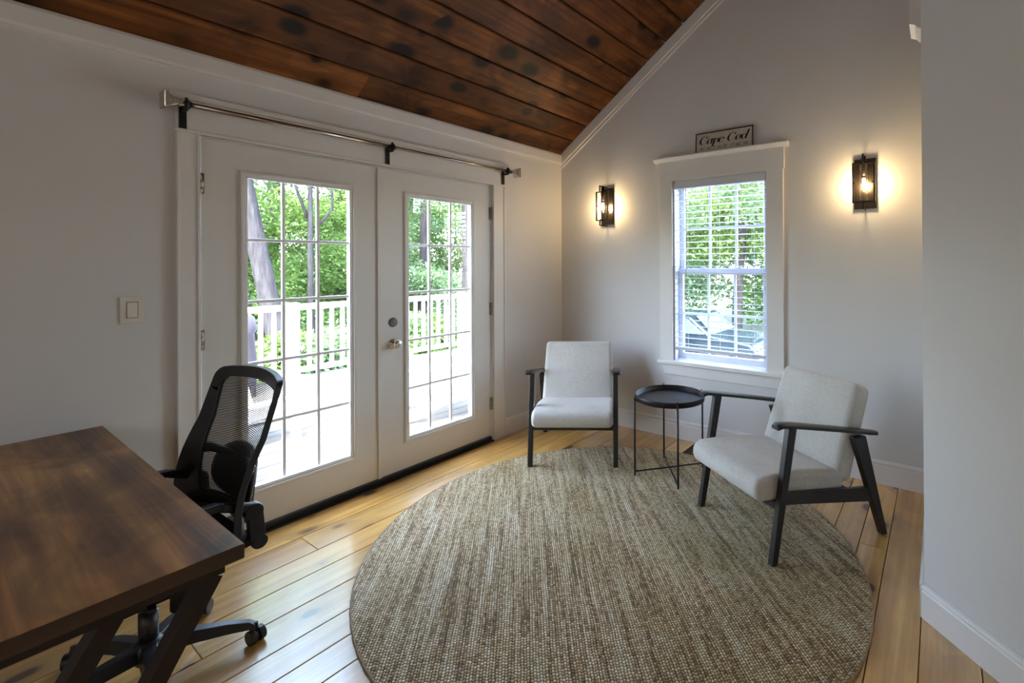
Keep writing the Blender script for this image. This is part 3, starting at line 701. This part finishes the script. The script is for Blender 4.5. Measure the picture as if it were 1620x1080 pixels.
# ------------------------------------------------------------------ tray side table
st = empty('side_table', (1.475, -.632, .010)); tag(st, 'round black metal tray table on thin rod legs between the two armchairs', 'side table')
m = MB().lathe([(0, .500), (.215, .500), (.226, .503), (.229, .532), (.2325, .534), (.2345, .531), (.231, .498), (.222, .494), (0, .494)], 64)
m.build('tray', BLACKM, st, True)
A0 = math.atan2(-.811+.632, 1.306-1.475)
for k, (px, py) in enumerate(((1.306, -.811), (1.652, -.854), (1.637, -.418), (1.33, -.443))):
    v = Vector((px-1.475, py+.632, 0)).normalized(); p = v*.248
    m = MB(); m.cyl((p.x, p.y, 0), (p.x, p.y, .522), .0062, n=10); m.cyl((p.x, p.y, .512), (v.x*.222, v.y*.222, .490), .005, n=8); m.cyl((p.x, p.y, .512), (v.x*.240, v.y*.240, .542), .004, n=8)
    m.build('leg', BLACKM, st, True)
for k, (a, b, z) in enumerate((((1.306, -.811), (1.637, -.418), .028), ((1.652, -.854), (1.33, -.443), .018))):
    va = Vector((a[0]-1.475, a[1]+.632, 0)).normalized()*.248; vb = Vector((b[0]-1.475, b[1]+.632, 0)).normalized()*.248
    MB().cyl((va.x, va.y, z), (vb.x, vb.y, z), .005, n=8).build('crossbar', BLACKM, st, True)

# ------------------------------------------------------------------ rug
RR = 1.209
prof = [(0, .010), (RR-.012, .010), (RR-.004, .008), (RR-.002, .003), (RR-.002, .0005)]
rg = MB().lathe(prof, 160).build('round_rug', JUTE, smooth=True); rg.location = (1.559, -1.483, .0005); rg.rotation_euler = (0, 0, math.atan2(.715, -.70))
tag(rg, 'large round woven jute rug in brown and grey on the pine floor', 'rug')
m = MB(); nb = 300
pts = [((RR-.004+.0015*math.sin(i*1.9))*math.cos(2*PI*i/nb), (RR-.004+.0015*math.sin(i*1.9))*math.sin(2*PI*i/nb), .0055+.001*math.sin(i*2.3)) for i in range(nb)]
m.tube(pts, .0052, 6, closed=True); m.build('rug_binding', JUTEB, rg, True)

# ------------------------------------------------------------------ sconces
def make_sconce():
    root = empty('wall_sconce')
    MB().box(-.064, .064, -.014, 0, -.163, .163).build('backplate', BRONZE, root, bevel=.002, seg=1)
    b = .0045
    m = MB(); y0, y1, z0, z1 = -.130, -.010, -.178, .176
    m.box(-b, b, y0, y0+.011, z1-.052, z1); m.box(-b, b, y0+.011, y1, z1-.010, z1); m.box(-b, b, y0+.011, -.051, z1-.058, z1-.049); m.build('side_bracket', BRONZE, root)
    m = MB(); m.box(-b, b, y0, y0+.011, z0, z0+.052); m.box(-b, b, y0+.011, y1, z0, z0+.010); m.box(-b, b, y0+.011, -.051, z0+.049, z0+.058); m.build('side_bracket', BRONZE, root)
    m = MB(); x, z0, z1, y = .0655, -.130, .128, -.090
    m.box(-x, -x+.009, y-.006, y+.006, z0, z1); m.box(x-.009, x, y-.006, y+.006, z0, z1); m.box(-x, x, y-.006, y+.006, z1-.009, z1); m.box(-x, x, y-.006, y+.006, z0, z0+.009)
    m.build('front_frame', BRONZE, root)
    for s in (-1, 1): MB().cyl((s*.060, y, 0), (s*.046, y, 0), .0045, n=10).build('frame_pin', BRONZE, root)
    MB().lathe([(.024, -.125), (.024, .12), (.0225, .12), (.0225, -.125), (.024, -.125)], 28, (0, -.075, 0)).build('glass_shade', GLASS, root, True)
    MB().cyl((0, -.075, .045), (0, -.075, .168), .0135, n=16).build('socket', BRONZE, root, True)
    bb = MB().lathe([(.009, .046), (.012, .034), (.0165, .010), (.0175, -.012), (.014, -.034), (.006, -.052), (.002, -.058), (0, -.059)], 20, (0, -.075, 0)).build('bulb', BULBG, root, True)
    m = MB()
    for k in range(4):
        a = k*PI/2; m.tube([(.007*math.cos(a), -.075+.007*math.sin(a), .028), (.009*math.cos(a+.3), -.075+.009*math.sin(a+.3), 0), (.006*math.cos(a), -.075+.006*math.sin(a), -.030)], .0016, 6)
    m.build('filament', FILA, bb, True)
    return root
s1 = make_sconce(); s2 = copy_tree(s1)
tag(s1, 'black open-frame wall sconce with lit bulb, left of the window near the corner', 'wall lamp', 'wall sconces')
tag(s2, 'black open-frame wall sconce with lit bulb, right of the window', 'wall lamp', 'wall sconces')
s1.location = (.540, 0, 1.935); s2.location = (2.588, 0, 1.940)
for s in (s1, s2):
    l = bpy.data.lights.new('sconce_light', 'POINT'); l.energy = SCONCE; l.color = (1, .72, .40); l.shadow_soft_size = .03
    o = bpy.data.objects.new('sconce_light', l); COL.objects.link(o); o.parent = s; o.location = (0, -.075, -.012)
    l.cycles.max_bounces = 8

# ------------------------------------------------------------------ sign
sg = empty('wooden_sign', (1.634, -.030, 2.290)); sg.rotation_euler = (R(-4), 0, 0)
tag(sg, 'small weathered wooden sign lettered Cape Cod, leaning above the window', 'sign')
SIGNW = plain('sign_whitewash', (.52, .47, .40), .8, noise=.16, nscale=60); SW, SH = .4555, .155
MB().box(-SW/2, SW/2, -.008, .006, 0, SH).build('board', SIGNW, sg)
INK = plain('sign_black_ink', (.012, .012, .016), .6)
m = MB(); q = .0085
m.box(-SW/2, -SW/2+q, -.0100, -.0079, 0, SH); m.box(SW/2-q, SW/2, -.0100, -.0079, 0, SH); m.box(-SW/2+q, SW/2-q, -.0100, -.0079, SH-q, SH); m.box(-SW/2+q, SW/2-q, -.0100, -.0079, 0, q*.5)
m.build('border', INK, sg)
def arc(cx, cy, rx, ry, a0, a1, n=22): return [(cx+rx*math.cos(R(a0+(a1-a0)*i/n)), cy+ry*math.sin(R(a0+(a1-a0)*i/n))) for i in range(n+1)]
def lin(*p):
    o = []
    for i in range(len(p)-1):
        for k in range(5): o.append((p[i][0]+(p[i+1][0]-p[i][0])*k/5, p[i][1]+(p[i+1][1]-p[i][1])*k/5))
    return o+[p[-1]]
G = {'C': (1.42, [arc(.72, .80, .62, .84, 52, 318), arc(1.02, 1.30, .10, .16, 40, -120, 8)]),
     'a': (1.02, [arc(.42, .5, .36, .5, 0, 360), lin((.82, 1.0), (.78, .2)), arc(.93, .2, .15, .2, 180, 320, 8)]),
     'p': (1.05, [lin((.10, .85), (.22, 1.0), (.22, -.60)), arc(.55, .5, .36, .5, 0, 360)]),
     'e': (.92, [arc(.44, .5, .38, .5, 15, 325), lin((.08, .44), (.80, .62))]),
     'o': (1.0, [arc(.46, .5, .38, .5, 0, 360)]),
     'd': (1.06, [arc(.42, .5, .36, .5, 0, 360), lin((.84, 1.72), (.80, .2)), arc(.94, .2, .14, .2, 180, 320, 8)]), ' ': (.55, [])}
def script(text, x0, z0, s, sx, y, heavy=.36, hair=.06, shear=.34):
    x = x0
    for ch in text:
        w, strokes = G[ch]; m = MB()
        for st_ in strokes:
            P = [(x+(px+shear*py)*s*sx, z0+py*s) for px, py in st_]
            for i in range(len(P)-1):
                (ax, az), (bx, bz) = P[i], P[i+1]; L = math.hypot(bx-ax, bz-az) or 1e-6
                nz = (bx-ax)/L*hair*s/2; v_ = abs(bz-az)/L; hx = (heavy*v_**1.5+hair)*s/2
                m.add([(ax-hx, y, az-nz), (bx-hx, y, bz-nz), (bx+hx, y, bz+nz), (ax+hx, y, az+nz)], [(0, 1, 2, 3)])
        if strokes: m.build('letter', INK, sg)
        x += w*s*sx
script('Cape Cod', -sum(G[c][0] for c in 'Cape Cod')*.0385*1.18/2-.010, .062, .0385, 1.18, -.0084)
tc = bpy.data.curves.new('coordinates', 'FONT'); tc.body = "41° 40' 7\" N 70° 17' 46\" W"; tc.size = .034; tc.align_x = 'CENTER'
to = bpy.data.objects.new('tmp_text', tc); COL.objects.link(to)
bpy.context.view_layer.update()
me = bpy.data.meshes.new_from_object(to.evaluated_get(bpy.context.evaluated_depsgraph_get())); me.materials.clear(); me.materials.append(plain('sign_faded_ink', (.06, .055, .05), .7))
bpy.data.objects.remove(to)
o = link('coordinate_lettering', me, sg); o.rotation_euler = (R(90), 0, 0); o.location = (0, -.0086, .016)

# ------------------------------------------------------------------ light switch
sw = empty('light_switch', (0, -3.0085, 1.230)); tag(sw, 'ivory rocker light switch plate on the left wall beside the door casing', 'light switch')
MB().box(0, .006, -.0405, .0405, -.060, .060).build('switch_plate', SWITCH, sw, bevel=.003, seg=2)
MB().add([(.006, -.0175, -.034), (.006, .0175, -.034), (.006, .0175, .034), (.006, -.0175, .034), (.012, -.0165, -.033), (.012, .0165, -.033), (.0075, .0165, .033), (.0075, -.0165, .033)],
         [(0, 3, 2, 1), (4, 5, 6, 7), (0, 1, 5, 4), (1, 2, 6, 5), (2, 3, 7, 6), (3, 0, 4, 7)]).build('rocker', plain('rocker_ivory', (.80, .77, .70), .3), sw)
m = MB(); m.box(.0055, .0064, -.0195, .0195, -.0365, .0365); m.build('rocker_frame', plain('switch_gap', (.18, .15, .11), .6), sw)
for z in (-.047, .047): MB().cyl((.005, 0, z), (.0072, 0, z), .0032, n=10).build('screw', SWITCH, sw)

# ------------------------------------------------------------------ curtain rod
cr = empty('curtain_rod', (.080, -1.80, 2.188)); tag(cr, 'bare bronze curtain rod with square finials over the french doors', 'curtain rod')
MB().cyl((0, -1.045, 0), (0, .03, 0), .0125, n=16).build('rod', ROD, cr, True)
MB().cyl((0, .0, 0), (0, 1.055, 0), .0100, n=16).build('rod', ROD, cr, True)
def finial(y, s):
    m = MB(); vs = []
    prof = [(0, .013), (.012, .016), (.016, .012), (.030, .014), (.050, .024), (.066, .036), (.074, .039), (.078, .036)]
    for d, h in prof:
        for a, b in ((-1, -1), (1, -1), (1, 1), (-1, 1)): vs.append((a*h, y+s*d, b*h))
    n = len(prof); fs = [(4*i+j, 4*i+(j+1) % 4, 4*i+4+(j+1) % 4, 4*i+4+j) for i in range(n-1) for j in range(4)]+[(0, 1, 2, 3), tuple(4*(n-1)+j for j in (3, 2, 1, 0))]
    if s < 0: fs = [tuple(reversed(q)) for q in fs]
    m.add(vs, fs); return m
finial(-1.045, -1).build('finial', NICKEL, cr, bevel=.003, seg=2); finial(1.055, 1).build('finial', NICKEL, cr, bevel=.003, seg=2)
for y in (-1.035, .005, 1.022):
    m = MB(); m.box(-.060, -.053, y-.014, y+.014, -.105, .012); m.box(-.058, .004, y-.006, y+.006, -.030, -.018)
    m.tube([(.021*math.cos(a), y, .021*math.sin(a)) for a in [R(200+i*20) for i in range(17)]], .0055, 8); m.box(-.006, .006, y-.012, y+.012, -.022, -.012)
    m.cyl((0, y-.016, .0), (0, y+.016, 0), .0155, n=16); m.cyl((0, y, .012), (0, y, .030), .006, n=8)
    m.build('bracket', BLACKM, cr)

# ------------------------------------------------------------------ floor register
fv = empty('floor_vent', (1.44, -.19, .0005), 0); tag(fv, 'dark brown metal floor register behind the side table', 'vent')
VB = plain('register_brown', (.035, .02, .012), .45, .5)
m = MB(); m.box(-.05, .05, -.13, -.118, 0, .004); m.box(-.05, .05, .118, .13, 0, .004); m.box(-.05, -.038, -.118, .118, 0, .004); m.box(.038, .05, -.118, .118, 0, .004); m.build('vent_frame', VB, fv)
for k in range(11): MB().box(-.038, .038, -.113+k*.0215, -.113+k*.0215+.011, 0, .003).build('louver', VB, fv)

# ------------------------------------------------------------------ fill lamps added out of view behind the viewer to brighten the room
DIFF = emit('fill_lamp_glow', (1, .975, .95), FILL)
def fill_lamp(name, x, y, label):
    root = empty(name, (x, y, 0)); tag(root, label, 'fill lamp', 'added fill lamps behind the viewer')
    MB().lathe([(0, .02), (.13, .018), (.14, .008), (.14, 0), (0, 0)], 28).build('base', BLACKM, root, True)
    MB().cyl((0, 0, .015), (0, 0, 1.5), .011, n=12).build('pole', BLACKM, root, True)
    MB().lathe([(.20, 1.42), (.20, 1.80), (.0, 1.80)], 32).build('fill_lamp_shade', DIFF, root, True)
fill_lamp('fill_lamp', 3.7, -4.7, 'added drum-shade fill lamp behind the viewer near the right-hand wall')
fill_lamp('fill_lamp', 1.7, -5.7, 'added drum-shade fill lamp by the far wall behind the viewer and the desk')

# ================================================================== outdoors
ZG = -1.25
g = MB().box(-60, 60, -60, 60, ZG-.2, ZG).build('woodland_ground', GRASS); struct(g)
dr = MB().box(-6.5, 14, 3.6, 11.5, ZG+.001, ZG+.02).build('driveway', GRAVEL); struct(dr)
# house exterior skirt
sk = MB(); sk.box(-T, 0, YF, T, ZG, -.1); sk.box(-T, XE+T, 0, T, ZG, -.1); struct(sk.build('foundation', plain('concrete', (.4, .4, .38), .9, noise=.1, nscale=8)))
# deck
deck = struct(MB().box(-4.5, -.20, -5.2, 2.46, -.36, -.19).build('deck', plain('deck_frame_wood', (.25, .22, .18), .9)))
bm_ = MB().box(-.068, .068, -3.83, 3.83, -.037, 0).mesh('deck_board', DECKW)
x = -.27
while x > -4.55:
    o = link('deck_board', bm_, deck); o.location = (x, -1.37, -.150+random.uniform(-.001, .001)); x -= .1435
rl = empty('deck_railing', (-4.4, 0, -.15)); tag(rl, 'white wooden deck railing with square balusters outside the french doors', 'railing')
def rbox(name, x0, x1, y0, y1, z0, z1, **k): return MB().box(x0+4.4, x1+4.4, y0, y1, z0+.15, z1+.15).build(name, WHITEP, rl, **k)
for y in (-4.8, -2.7, -.56, 2.35):
    b = rbox('post', -4.46, -4.32, y-.07, y+.07, -.15, .90)
for a, b in ((-4.73, -2.77), (-2.63, -.63), (-.49, 2.28)):
    rbox('top_rail', -4.45, -4.33, a, b, .80, .875); rbox('bottom_rail', -4.42, -4.36, a, b, -.075, -.01)
rbox('top_rail', -4.32, -2.2, 2.29, 2.41, .80, .875); rbox('bottom_rail', -4.32, -2.2, 2.32, 2.38, -.075, -.01); rbox('post', -2.2, -2.06, 2.28, 2.42, -.15, .90)
bal = MB().box(-.021, .021, -.021, .021, 0, .82).mesh('baluster', WHITEP)
def balus(x, y): o = link('baluster', bal, rl); o.location = (x+4.4, y, .135)
for a, b in ((-4.73, -2.77), (-2.63, -.63), (-.49, 2.28)):
    n = int(round((b-a)/.152))
    for k in range(1, n): balus(-4.39, a+(b-a)*k/n)
for k in range(1, 14): balus(-4.32+.151*k, 2.35)

# adirondack chairs on the deck
def adirondack():
    r_ = empty('adirondack_chair')
    for k in range(5):
        s = (k-2)*.11; h = [.86, .93, .96, .93, .86][k]
        MB().bar((s, .20, .26), (s*1.25, .55, h), .095, .018, .10, .018).build('back_slat', PLWHITE, r_)
    for k in range(6): MB().bar((-.27, -.30+k*.1, .385-k*.025), (.27, -.30+k*.1, .385-k*.025), .085, .018, side=(0, 1, 0)).build('seat_slat', PLWHITE, r_)
    for s in (-1, 1):
        MB().bar((s*.30, -.32, 0), (s*.30, -.30, .53), .022, .11).build('leg', PLWHITE, r_)
        MB().bar((s*.28, -.36, .35), (s*.28, .62, 0.012), .022, .10).build('leg', PLWHITE, r_)
        MB().bar((s*.34, -.42, .545), (s*.33, .42, .545), .14, .022).build('arm', PLWHITE, r_)
    MB().bar((-.31, .42, .52), (.31, .42, .52), .06, .02, side=(0, 1, 0)).build('back_brace', PLWHITE, r_)
    return r_
ad = adirondack()
spots = [((-2.05, -1.95), 105, 'white adirondack chair on the deck behind the office chair, nearest the left door'),
         ((-1.35, -.25), 150, 'white adirondack chair on the deck seen through the right door'),
         ((-1.15, -2.75), 60, 'white adirondack chair at the left end of the deck, mostly hidden by the left door')]
for i, ((x, y), a, lb) in enumerate(spots):
    o = ad if i == 0 else copy_tree(ad); o.location = (x, y, -.149); o.rotation_euler = (0, 0, R(a)); tag(o, lb, 'outdoor chair', 'adirondack chairs on the deck')
# covered grill
gr = empty('covered_grill', (-3.95, -1.52, -.149)); tag(gr, 'grill under a dark purple-grey cover at the railing outside the left door', 'grill')
m = MB(); prof = [(.34, .05), (.36, .3), (.34, .75), (.37, .80), (.33, .95), (.20, 1.05), (0, 1.07)]
vs = []; n = 24
for (r_, z) in prof:
    for i in range(n):
        th = 2*PI*i/n; k = 1+.03*math.sin(th*5+z*7); c, s = math.cos(th), math.sin(th)
        vs.append((.62*r_*k*math.copysign(abs(c)**.6, c), r_*k*math.copysign(abs(s)**.6, s), z))
fs = [(l*n+i, l*n+(i+1) % n, (l+1)*n+(i+1) % n, (l+1)*n+i) for l in range(len(prof)-1) for i in range(n)]
m.add(vs, fs); m.build('grill_cover', COVER, gr, True)
for a, b in ((-.18, -.28), (.18, -.28), (-.18, .28), (.18, .28)): MB().cyl((a, b, 0), (a, b, .12), .03, n=10).build('wheel', TIRE, gr)

# trees
def leaves(name, mat, parent, blobs, n, size):
    """n folded leaf quads spread through ellipsoid blobs [(x,y,z,rx,ry,rz)]"""
    bl_ = np.array(blobs, float); w = bl_[:, 3]*bl_[:, 4]*bl_[:, 5]; idx = np.random.choice(len(bl_), n, p=w/w.sum())
    d = np.random.normal(size=(n, 3)); d /= np.linalg.norm(d, axis=1)[:, None]; rad = np.random.rand(n)**.45
    c = bl_[idx, :3]+d*rad[:, None]*bl_[idx, 3:6]
    c[:, 2] = np.maximum(c[:, 2], ZG+.05-0)
    nr = np.random.normal(size=(n, 3)); nr[:, 2] = np.abs(nr[:, 2])+.5; nr /= np.linalg.norm(nr, axis=1)[:, None]
    a = np.cross(nr, np.random.normal(size=(n, 3))); a /= np.linalg.norm(a, axis=1)[:, None]; b = np.cross(nr, a)
    s = size*(.6+.8*np.random.rand(n))[:, None]
    V = np.stack([c-a*s, c-b*s*.45+nr*s*.08, c+a*s, c+b*s*.45+nr*s*.08], 1).reshape(-1, 3)
    me = bpy.data.meshes.new(name); me.vertices.add(4*n); me.vertices.foreach_set('co', V.ravel())
    me.loops.add(4*n); me.loops.foreach_set('vertex_index', np.arange(4*n)); me.polygons.add(n)
    me.polygons.foreach_set('loop_start', np.arange(n)*4); me.polygons.foreach_set('loop_total', np.full(n, 4))
    me.update(calc_edges=True); me.validate(); me.materials.append(mat)
    return link(name, me, parent, kind='stuff')
def trunk(root, pts, r_, branches=()):
    L = len(pts); k = MB().tube(pts, [r_*(1.12-.55*i/(L-1)) for i in range(L)], 12).build('trunk', BARK, root, True)
    for bp_, br in branches:
        MB().tube(bp_, [br, br*.75, br*.4][:len(bp_)] if len(bp_) < 4 else br*.6, 7).build('branch', BARK, k, True)
def tree(x, y, lean, r_, h, blobs, n, size, mi, label, branches=()):
    root = empty('tree', (x, y, ZG)); tag(root, label, 'tree', 'trees around the house')
    pts = [(lean[0]*t*h+.06*math.sin(t*7+x), lean[1]*t*h+.06*math.cos(t*6+y), t*h) for t in [i/7 for i in range(8)]]
    trunk(root, pts, r_, branches)
    if blobs: leaves('foliage', LEAF[mi], root, [(bx-x, by-y, bz-ZG, a, b, c) for bx, by, bz, a, b, c in blobs], n, size)
def fanb(cx, cy, z0, z1, k, spread, rad):
    return [(cx+random.uniform(-spread, spread), cy+random.uniform(-spread, spread), random.uniform(z0, z1), rad*random.uniform(.7, 1.3), rad*random.uniform(.7, 1.3), rad*random.uniform(.4, .75)) for _ in range(k)]
# camera looks through the doors along roughly (-.95,.35) .. (-.78,.63)
tree(-6.45, .22, (-.06, -.125), .155, 8.5, fanb(-7.0, -.5, 3.2, 5.6, 12, 1.5, .7), 7000, .05, 1, 'tall grey oak leaning left behind the railing, thickest trunk in the left door')
tree(-8.1, .35, (.02, -.10), .085, 7, fanb(-9.4, -.2, .0, 4.5, 22, 1.5, .7), 16000, .05, 0, 'slender tree beside the thick leaning oak, far left through the left door')
tree(-7.2, .98, (.0, -.01), .055, 7, fanb(-9.4, 2.2, -.6, 5.5, 34, 1.7, .75), 30000, .05, 0, 'forked slender tree seen through the middle of the left door',
     branches=[([(.0, .05, 3.4), (.02, .35, 3.8), (-.05, .38, 4.8)], .035), ([(.0, 0, 3.3), (-.1, -.28, 4.2), (-.1, -.2, 5.4)], .035)])
tree(-9.2, 4.75, (0, .02), .12, 9, fanb(-9.9, 5.0, -.6, 6, 34, 1.8, .75), 30000, .05, 1, 'broad leafy tree behind the railing, left part of the right door')
tree(-6.75, 4.38, (.015, -.01), .20, 9, fanb(-7.4, 4.9, 3.3, 6.2, 12, 1.4, .7), 8000, .05, 1, 'stout grey trunk at the right edge of the right door')
tree(-14.5, 3.0, (0, 0), .2, 12, fanb(-14, 3.2, -.5, 8.5, 60, 4.0, 1.1), 42000, .085, 0, 'far woodland tree deep behind the forked tree')
tree(-15.5, 8.5, (0, 0), .2, 12, fanb(-15, 8.5, -.5, 8.5, 60, 4.0, 1.1), 42000, .085, 0, 'far woodland tree deep behind the right door')
tree(-16.5, -2.0, (0, 0), .2, 12, fanb(-15, -1.5, -.5, 8.5, 46, 3.6, 1.1), 30000, .085, 1, 'far woodland tree at the left, behind the covered grill')
for i, (x, y, lb) in enumerate(((-5.7, -.7, 'leafy shrub below the railing behind the covered grill'), (-5.9, 1.2, 'leafy shrub below the railing in the left door'), (-6.1, 3.0, 'leafy shrub below the railing in the right door'))):
    root = empty('shrub', (x, y, ZG)); tag(root, lb, 'shrub', 'shrubs below the deck')
    MB().tube([(0, 0, 0), (.05, 0, .5), (.0, .1, 1.0)], [.03, .02, .01], 7).build('stem', BARK, root, True)
    leaves('foliage', LEAF[i % 2], root, [(random.uniform(-.5, .5), random.uniform(-.9, .9), random.uniform(.2, 1.35), .5, .6, .4) for _ in range(9)], 6500, .06)
# through the window, beyond the driveway
tree(-1.9, 6.2, (.01, .02), .13, 8, fanb(-1.8, 7.0, 2.6, 5.8, 12, 1.6, 1.0), 8000, .075, 1, 'pale trunk at the left of the window')
tree(-2.6, 12.2, (.05, .0), .16, 10, fanb(-2.4, 12.8, .6, 7, 26, 2.4, 1.2), 26000, .09, 0, 'leafy tree across the driveway in the middle of the window')
tree(-.6, 13.2, (-.12, .0), .14, 10, fanb(-.2, 13.6, 1.2, 7.5, 24, 2.2, 1.2), 22000, .09, 0, 'leaning tree across the driveway at the right of the window')
tree(-6, 14.5, (0, .0), .2, 10, fanb(-5.6, 14.8, -.4, 8, 24, 3.0, 1.4), 22000, .11, 1, 'dense tree across the driveway at the far left of the window')
tree(-1.5, 20, (0, .0), .2, 12, fanb(-1.5, 20, -.6, 9, 30, 5.5, 1.9), 26000, .14, 0, 'far tree line beyond the driveway')

# parked car seen low in the window
def car():
    root = empty('car', (-2.35, 7.6, ZG+.02), R(0)); tag(root, 'dark blue parked car low in the window, seen through the blind', 'car')
    prof = [(-2.15, .32), (-2.2, .62), (-2.05, .88), (-1.35, .98), (-.75, 1.38), (.55, 1.42), (1.05, 1.02), (1.95, .90), (2.15, .70), (2.18, .35)]
    m = MB(); m.prism([(p[0], p[1]) for p in reversed(prof)], 'y', -.86, .86); m.build('body', CARP, root, bevel=.07, seg=3, angle=20)
    m = MB(); m.prism([(-1.16, .98), (.92, 1.02), (.50, 1.35), (-.68, 1.31)][::-1], 'y', -.872, .872); m.build('side_window', CARG, root, bevel=.01)
    m = MB(); m.add([(1.075, -.74, 1.02), (1.075, .74, 1.02), (.62, .62, 1.405), (.62, -.62, 1.405)], [(0, 1, 2, 3)]); m.add([(-1.40, -.74, 1.0), (-1.40, .74, 1.0), (-.80, .62, 1.385), (-.80, -.62, 1.385)], [(3, 2, 1, 0)]); m.build('windshield', CARG, root)
    for x in (-1.35, 1.35):
        for s in (-1, 1):
            w = MB().cyl((x, s*.70, .32), (x, s*.89, .32), .32, n=24).build('wheel', TIRE, root); MB().cyl((x, s*.88, .32), (x, s*.90, .32), .19, n=16).build('hubcap', NICKEL, w)
    for s in (-1, 1): MB().box(2.10, 2.185, s*.62-.16, s*.62+.16, .66, .78).build('headlight', NICKEL, root, bevel=.02)
car()
